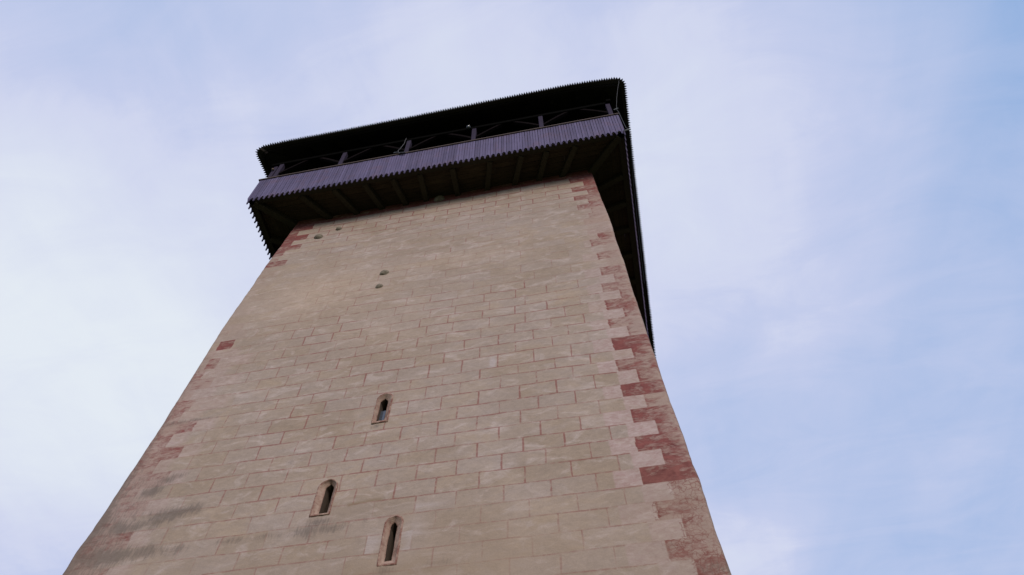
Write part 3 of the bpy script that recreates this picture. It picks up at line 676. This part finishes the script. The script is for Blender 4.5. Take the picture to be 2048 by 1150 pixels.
FLOOR_T = SOFFIT
EZ = 3.0         # top of wall plate
for k in range(4):
    rs = random.Random(30+k)
    bm = bmesh.new(); parapet_boards(bm, rs)
    put('parapet_boarding', bm, M_board, k, tower)
    # edge sill beam and inner rails the boards are nailed to
    bm = bmesh.new(); beam(bm, (.02, .115, .27), (W-.02, .115, .27), .16, .18); put('edge_beam', bm, M_joist, k, tower)
    bm = bmesh.new(); beam(bm, (.03, .06, 1.30), (W-.03, .06, 1.30), .06, .09); put('parapet_rail', bm, M_post, k, tower)
    # handrail: a flat cap standing proud of the boards
    bm = bmesh.new(); beam(bm, (-.035, .05, HP-.005), (W-.09, .05, HP-.005), .17, .05, ch=.006); put('handrail', bm, M_rail, k, tower)
    # wall plate along the post tops
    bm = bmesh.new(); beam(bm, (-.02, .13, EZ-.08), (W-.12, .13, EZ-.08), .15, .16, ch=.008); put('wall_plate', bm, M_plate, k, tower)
    # posts with their braces
    for i in range(6):
        x = .347+i*2.096
        if i == 5 and k != 3 and False: continue
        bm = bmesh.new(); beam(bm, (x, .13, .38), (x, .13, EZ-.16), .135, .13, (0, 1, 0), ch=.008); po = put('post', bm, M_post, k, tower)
        for sg in (-1, 1):
            if (i == 0 and sg < 0) or (i == 5 and sg > 0): continue
            bm = bmesh.new(); pts = []
            # a slightly bowed brace
            for t in range(7):
                u = t/6; pts.append(Vector((x+sg*(.06+.80*u), .13, 2.12+.76*u+.03*math.sin(math.pi*u))))
            for a, c in zip(pts, pts[1:]): pass
            prev = None
            for t, p in enumerate(pts):
                d = (pts[min(t+1, 6)]-pts[max(t-1, 0)]).normalized(); nrm = Vector((-d.z, 0, d.x))
                ring = [bm.verts.new(p+nrm*a*.045+Vector((0, b_*.045, 0))) for a, b_ in ((-1, -1), (1, -1), (1, 1), (-1, 1))]
                if prev:
                    for q in range(4): bm.faces.new((prev[q], prev[(q+1) % 4], ring[(q+1) % 4], ring[q]))
                else: bm.faces.new(ring)
                prev = ring
            bm.faces.new(prev[::-1]); bmesh.ops.recalc_face_normals(bm, faces=bm.faces[:])
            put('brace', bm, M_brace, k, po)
    # joists fanning out from the wall, as measured from below
    J_ = [(1.55, 2.28), (2.55, 3.08), (3.47, 3.82), (4.30, 4.51), (5.11, 5.08), (6.05, 6.02), (7.15, 6.84), (8.06, 7.62), (8.78, 8.33), (9.60, 8.98)] if k == 0 else \
         [(1.37, 1.75), (2.25, 2.45), (3.1, 3.2), (4.0, 4.05), (4.95, 4.9), (5.9, 5.85), (6.9, 6.75), (7.9, 7.6), (8.8, 8.4), (9.6, 9.1)]
    for xo, xi in J_:
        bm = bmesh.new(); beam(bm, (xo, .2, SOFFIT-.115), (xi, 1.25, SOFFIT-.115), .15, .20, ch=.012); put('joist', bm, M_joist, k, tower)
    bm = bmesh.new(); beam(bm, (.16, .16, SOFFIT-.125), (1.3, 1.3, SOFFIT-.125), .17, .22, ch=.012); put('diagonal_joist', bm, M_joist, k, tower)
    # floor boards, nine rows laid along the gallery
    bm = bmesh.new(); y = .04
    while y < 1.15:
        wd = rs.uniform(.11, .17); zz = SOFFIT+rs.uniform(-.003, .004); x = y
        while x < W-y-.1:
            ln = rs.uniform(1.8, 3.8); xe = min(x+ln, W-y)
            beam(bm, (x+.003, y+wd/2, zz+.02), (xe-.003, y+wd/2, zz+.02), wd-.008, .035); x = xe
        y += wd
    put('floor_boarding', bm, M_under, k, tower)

# inner timber wall of the gallery, above the plaster
bm = bmesh.new()
a, c = 1.22, W-1.22
ring0 = [bm.verts.new(p) for p in ((a, a, SOFFIT+.04), (c, a, SOFFIT+.04), (c, c, SOFFIT+.04), (a, c, SOFFIT+.04))]
ring1 = [bm.verts.new((v.co.x, v.co.y, 4.3)) for v in ring0]
for i in range(4): bm.faces.new((ring0[i], ring0[(i+1) % 4], ring1[(i+1) % 4], ring1[i]))
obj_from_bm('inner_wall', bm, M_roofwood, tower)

# ------------------------------------------------------------------ roof
ER = .455
def eave_path():
    """closed eave line with rounded corners, sagging a little between them"""
    pts = []; rc = .22; n_side = 40
    lo, hi = -ER, W+ER
    fx = [-.6, -.2, .5, 2.7, 5.6, 8.0, 9.8, 10.75, 11.2, 11.6]; fz = [3.16, 3.30, 3.37, 3.39, 3.48, 3.60, 3.66, 3.56, 3.44, 3.34]
    for s in range(4):
        for i in range(n_side+1):
            t = lo+rc+(hi-lo-2*rc)*i/n_side
            z = float(np.interp(t, fx, fz)) if s == 0 else float(np.interp(t, [lo, .5, 5.5, 10.5, hi], [3.38, 3.5, 3.45, 3.4, 3.3])) if s == 1 else float(np.interp(t, [lo, .5, 5.5, 10.5, hi], [3.3, 3.4, 3.42, 3.34, 3.2]))
            p = Vector((t, lo, z)); q = turn(s) @ p; q.z = z; pts.append(q)
        for i in range(1, 6):
            a_ = R(-90+90*i/6); t = hi-rc
            z0_ = pts[-1].z if i == 1 else z0_
            p = Vector((t+rc*math.cos(a_), lo+rc+rc*math.sin(a_), z0_-.05*math.sin(math.pi*i/6))); q = turn(s) @ p; q.z = p.z; pts.append(q)
    return pts
EP = eave_path()
def toward(p, d, dz):
    c = Vector((W/2, W/2, 0)); v = Vector((p.x, p.y, 0))-c
    m_ = max(abs(v.x), abs(v.y)); v2 = c+v*((m_-d)/m_); return Vector((v2.x, v2.y, p.z+dz))
bm = bmesh.new()
prof_top = [(0, 0), (.25, .20), (.9, .95), (1.8, 2.3), (3.5, 5.2), (5.99, 9.8)]
prof_bot = [(0, -.05), (.10, -.05), (.25, .09), (.9, .83), (1.8, 2.15), (3.4, 4.9)]
n_ = len(EP)
def shell(prof):
    rings = []
    for d, dz in prof: rings.append([bm.verts.new(toward(p, d, dz)) for p in EP])
    for a_, c_ in zip(rings, rings[1:]):
        for i in range(n_): bm.faces.new((a_[i], a_[(i+1) % n_], c_[(i+1) % n_], c_[i]))
    return rings
rt_ = shell(prof_top); rb_ = shell(prof_bot)
for i in range(n_): bm.faces.new((rt_[0][i], rb_[0][i], rb_[0][(i+1) % n_], rt_[0][(i+1) % n_]))
bm.faces.new(rb_[-1]); bm.faces.new(rt_[-1])
bmesh.ops.recalc_face_normals(bm, faces=bm.faces[:])
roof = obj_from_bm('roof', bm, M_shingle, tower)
# pointed shingle ends along the eave: two staggered rows
def arc_samples(step):
    tot = 0; P = EP+[EP[0]]; seg = []
    for a_, c_ in zip(P, P[1:]): seg.append((tot, a_, c_, (c_-a_).length)); tot += (c_-a_).length
    n = int(tot/step); out = []
    k = 0
    for i in range(n):
        s = tot*i/n
        while k < len(seg)-1 and seg[k][0]+seg[k][3] <= s: k += 1
        t = (s-seg[k][0])/seg[k][3]; out.append(seg[k][1].lerp(seg[k][2], t))
    return out
bm = bmesh.new()
rs = random.Random(4)
for (step, back, hz, tip) in ((.077, .14, .0, .080),):
    S_ = arc_samples(step); m_ = len(S_)
    for i in range(m_):
        a_, c_ = S_[i], S_[(i+1) % m_]
        ctr = (a_+c_)/2; d = (c_-a_).normalized(); nrm = Vector((d.y, -d.x, 0))
        jit = rs.uniform(-.007, .009); zo = rs.uniform(-.005, .005)
        pts = [a_+nrm*.002, ctr+nrm*(tip+jit)+Vector((0, 0, -.02)), c_+nrm*.002, c_-nrm*back+Vector((0, 0, .10)), a_-nrm*back+Vector((0, 0, .10))]
        lo_ = [bm.verts.new(p+Vector((0, 0, -.006+zo))) for p in pts]; hi_ = [bm.verts.new(p+Vector((0, 0, .016+zo))) for p in pts]
        bm.faces.new(hi_); bm.faces.new(lo_[::-1])
        for q in range(5): bm.faces.new((lo_[q], lo_[(q+1) % 5], hi_[(q+1) % 5], hi_[q]))
bmesh.ops.recalc_face_normals(bm, faces=bm.faces[:])
obj_from_bm('eave_shingles', bm, M_shingle, roof)
# eave board seen as a faint line, and rafters under the roof
bm = bmesh.new(); P_ = [toward(p, .13, -.085) for p in EP]; P2 = [toward(p, .17, -.085) for p in EP]
q0 = [bm.verts.new(p) for p in P_]; q1 = [bm.verts.new(p) for p in P2]; q2 = [bm.verts.new(p+Vector((0, 0, .10))) for p in P2]; q3 = [bm.verts.new(p+Vector((0, 0, .10))) for p in P_]
for A_, B_ in ((q0, q1), (q1, q2), (q2, q3), (q3, q0)):
    for i in range(n_): bm.faces.new((A_[i], A_[(i+1) % n_], B_[(i+1) % n_], B_[i]))
bmesh.ops.recalc_face_normals(bm, faces=bm.faces[:])
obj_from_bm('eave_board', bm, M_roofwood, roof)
for k in range(4):
    for i in range(14):
        x = .2+i*(W-.4)/13
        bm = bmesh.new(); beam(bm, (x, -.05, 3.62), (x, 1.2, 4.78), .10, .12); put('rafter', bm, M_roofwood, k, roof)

# ------------------------------------------------------------------ small things on the gallery
M_metal, _nt, _b = new_mat('grey_metal', .45); _b.inputs['Base Color'].default_value = (.35, .37, .40, 1); _b.inputs['Metallic'].default_value = .6
M_white, _nt, _b = new_mat('pale_housing', .5); _b.inputs['Base Color'].default_value = (.14, .15, .16, 1)
M_black, _nt, _b = new_mat('black_housing', .5); _b.inputs['Base Color'].default_value = (.03, .03, .032, 1)
M_lampg, _nt, _b = new_mat('grey_lamp_glass', .15); _b.inputs['Base Color'].default_value = (.045, .05, .06, 1); _b.inputs['Specular IOR Level'].default_value = 1.0
M_wire, _nt, _b = new_mat('dark_wire', .6); _b.inputs['Base Color'].default_value = (.05, .05, .055, 1)
M_brass, _nt, _b = new_mat('tarnished_cap', .5); _b.inputs['Base Color'].default_value = (.14, .095, .065, 1)
M_cable, _nt, _b = new_mat('pale_cable', .6); _b.inputs['Base Color'].default_value = (.10, .10, .11, 1)

def dome_lamp(loc, r, mat, label, group=None):
    e = link(bpy.data.objects.new('gallery_lamp', None)); e.location = loc; tag(e, label, 'lamp', group)
    bm = bmesh.new(); prof = [(0, -1.0), (.45, -.92), (.8, -.62), (.98, -.2), (1.0, .1), (.9, .3)]
    rings = []
    for rr, zz in prof[1:]: rings.append([bm.verts.new((rr*r*math.cos(2*math.pi*i/20), rr*r*math.sin(2*math.pi*i/20), zz*r)) for i in range(20)])
    tip = bm.verts.new((0, 0, -r))
    for i in range(20): bm.faces.new((tip, rings[0][(i+1) % 20], rings[0][i]))
    for a_, c_ in zip(rings, rings[1:]):
        for i in range(20): bm.faces.new((a_[i], a_[(i+1) % 20], c_[(i+1) % 20], c_[i]))
    bmesh.ops.recalc_face_normals(bm, faces=bm.faces[:])
    obj_from_bm('lamp_globe', bm, mat, e, True)
    bm = bmesh.new(); bmesh.ops.create_cone(bm, cap_ends=True, segments=20, radius1=r*.98, radius2=r*.5, depth=r*.6, matrix=Matrix.Translation((0, 0, r*.6)))
    tube(bm, [(0, 0, r*.8), (0, 0, r*1.7), (0, r*1.2, r*1.9)], r*.16, 8)
    obj_from_bm('lamp_housing', bm, M_black, e)
    return e
dome_lamp((6.47, .0, 2.84), .075, M_lampg, 'small pale dome lamp fixed to a gallery post above the middle of the railing')
dome_lamp((.13, .06, 2.50), .04, M_brass, 'tiny brownish lamp beside the leftmost gallery post')
# bracket and cable at the post left of the middle
bm = bmesh.new()
tube(bm, [(4.44, .03, 3.0), (4.43, .02, 2.75), (4.44, .01, 2.5), (4.40, .0, 2.25), (4.36, -.01, 2.0), (4.34, -.045, 1.80), (4.37, -.07, 1.62), (4.43, -.06, 1.50), (4.50, -.05, 1.47)], .009, 6)
cb = obj_from_bm('hanging_cable', bm, M_cable, None, True); tag(cb, 'thin pale cable hanging down a gallery post and looped over the handrail', 'cable')
bm = bmesh.new(); beam(bm, (4.22, -.05, 1.62), (4.36, -.05, 1.60), .05, .06, ch=.008); beam(bm, (4.44, -.06, 1.50), (4.60, -.06, 1.46), .045, .05, ch=.008)
tube(bm, [(4.34, -.05, 1.60), (4.46, -.05, 1.49)], .012, 6)
cl = obj_from_bm('cable_clamp', bm, M_black, None); tag(cl, 'dark clamp gripping the handrail at the foot of the hanging cable', 'clamp')
# lightning conductor at the right-hand corner
bm = bmesh.new()
tube(bm, [(11.28, -.40, 3.36), (11.30, -.42, 3.30), (11.28, -.40, 3.18), (11.22, -.35, 2.95), (11.10, -.16, 2.5), (11.03, -.05, 2.1), (11.0, -.02, 1.95), (11.03, -.04, 1.6), (11.04, -.04, .9), (11.05, -.05, .25), (11.09, -.05, .10),
          (11.12, .02, .0), (11.13, .15, -.02), (11.12, .4, .0), (11.10, .8, .05), (11.07, 1.5, .08), (11.06, 3.0, .08), (11.06, 5.0, .08)], .008, 6)
lc = obj_from_bm('lightning_conductor', bm, M_wire, None, True); tag(lc, 'thin grey conductor wire running down the gallery corner under the eave', 'wire')
bm = bmesh.new(); beam(bm, (10.93, .0, 1.98), (11.06, -.02, 1.99), .03, .035, ch=.004); br = obj_from_bm('wire_bracket', bm, M_white, None); tag(br, 'small pale bracket holding the wire beside the rightmost gallery post', 'bracket')
bm = bmesh.new(); beam(bm, (10.98, -.04, .04), (11.16, -.05, .06), .03, .03, ch=.004); br2 = obj_from_bm('wire_bracket', bm, M_white, None); tag(br2, 'small pale bracket at the foot of the boarding on the gallery corner', 'bracket')

# ------------------------------------------------------------------ ground
bm = bmesh.new(); bmesh.ops.create_grid(bm, x_segments=60, y_segments=60, size=600, matrix=Matrix.Translation((5.5, 5.5, GROUND)))
mt, nt3, b3 = new_mat('short_grass', .95); p3 = nt3.nodes.new('ShaderNodeNewGeometry').outputs['Position']
nt3.links.new(mix_n(nt3, noise_n(nt3, p3, .8, 6, .65), (.045, .065, .022), (.11, .12, .055)), b3.inputs['Base Color'])
gr = obj_from_bm('ground', bm, mt, None); gr['kind'] = 'structure'
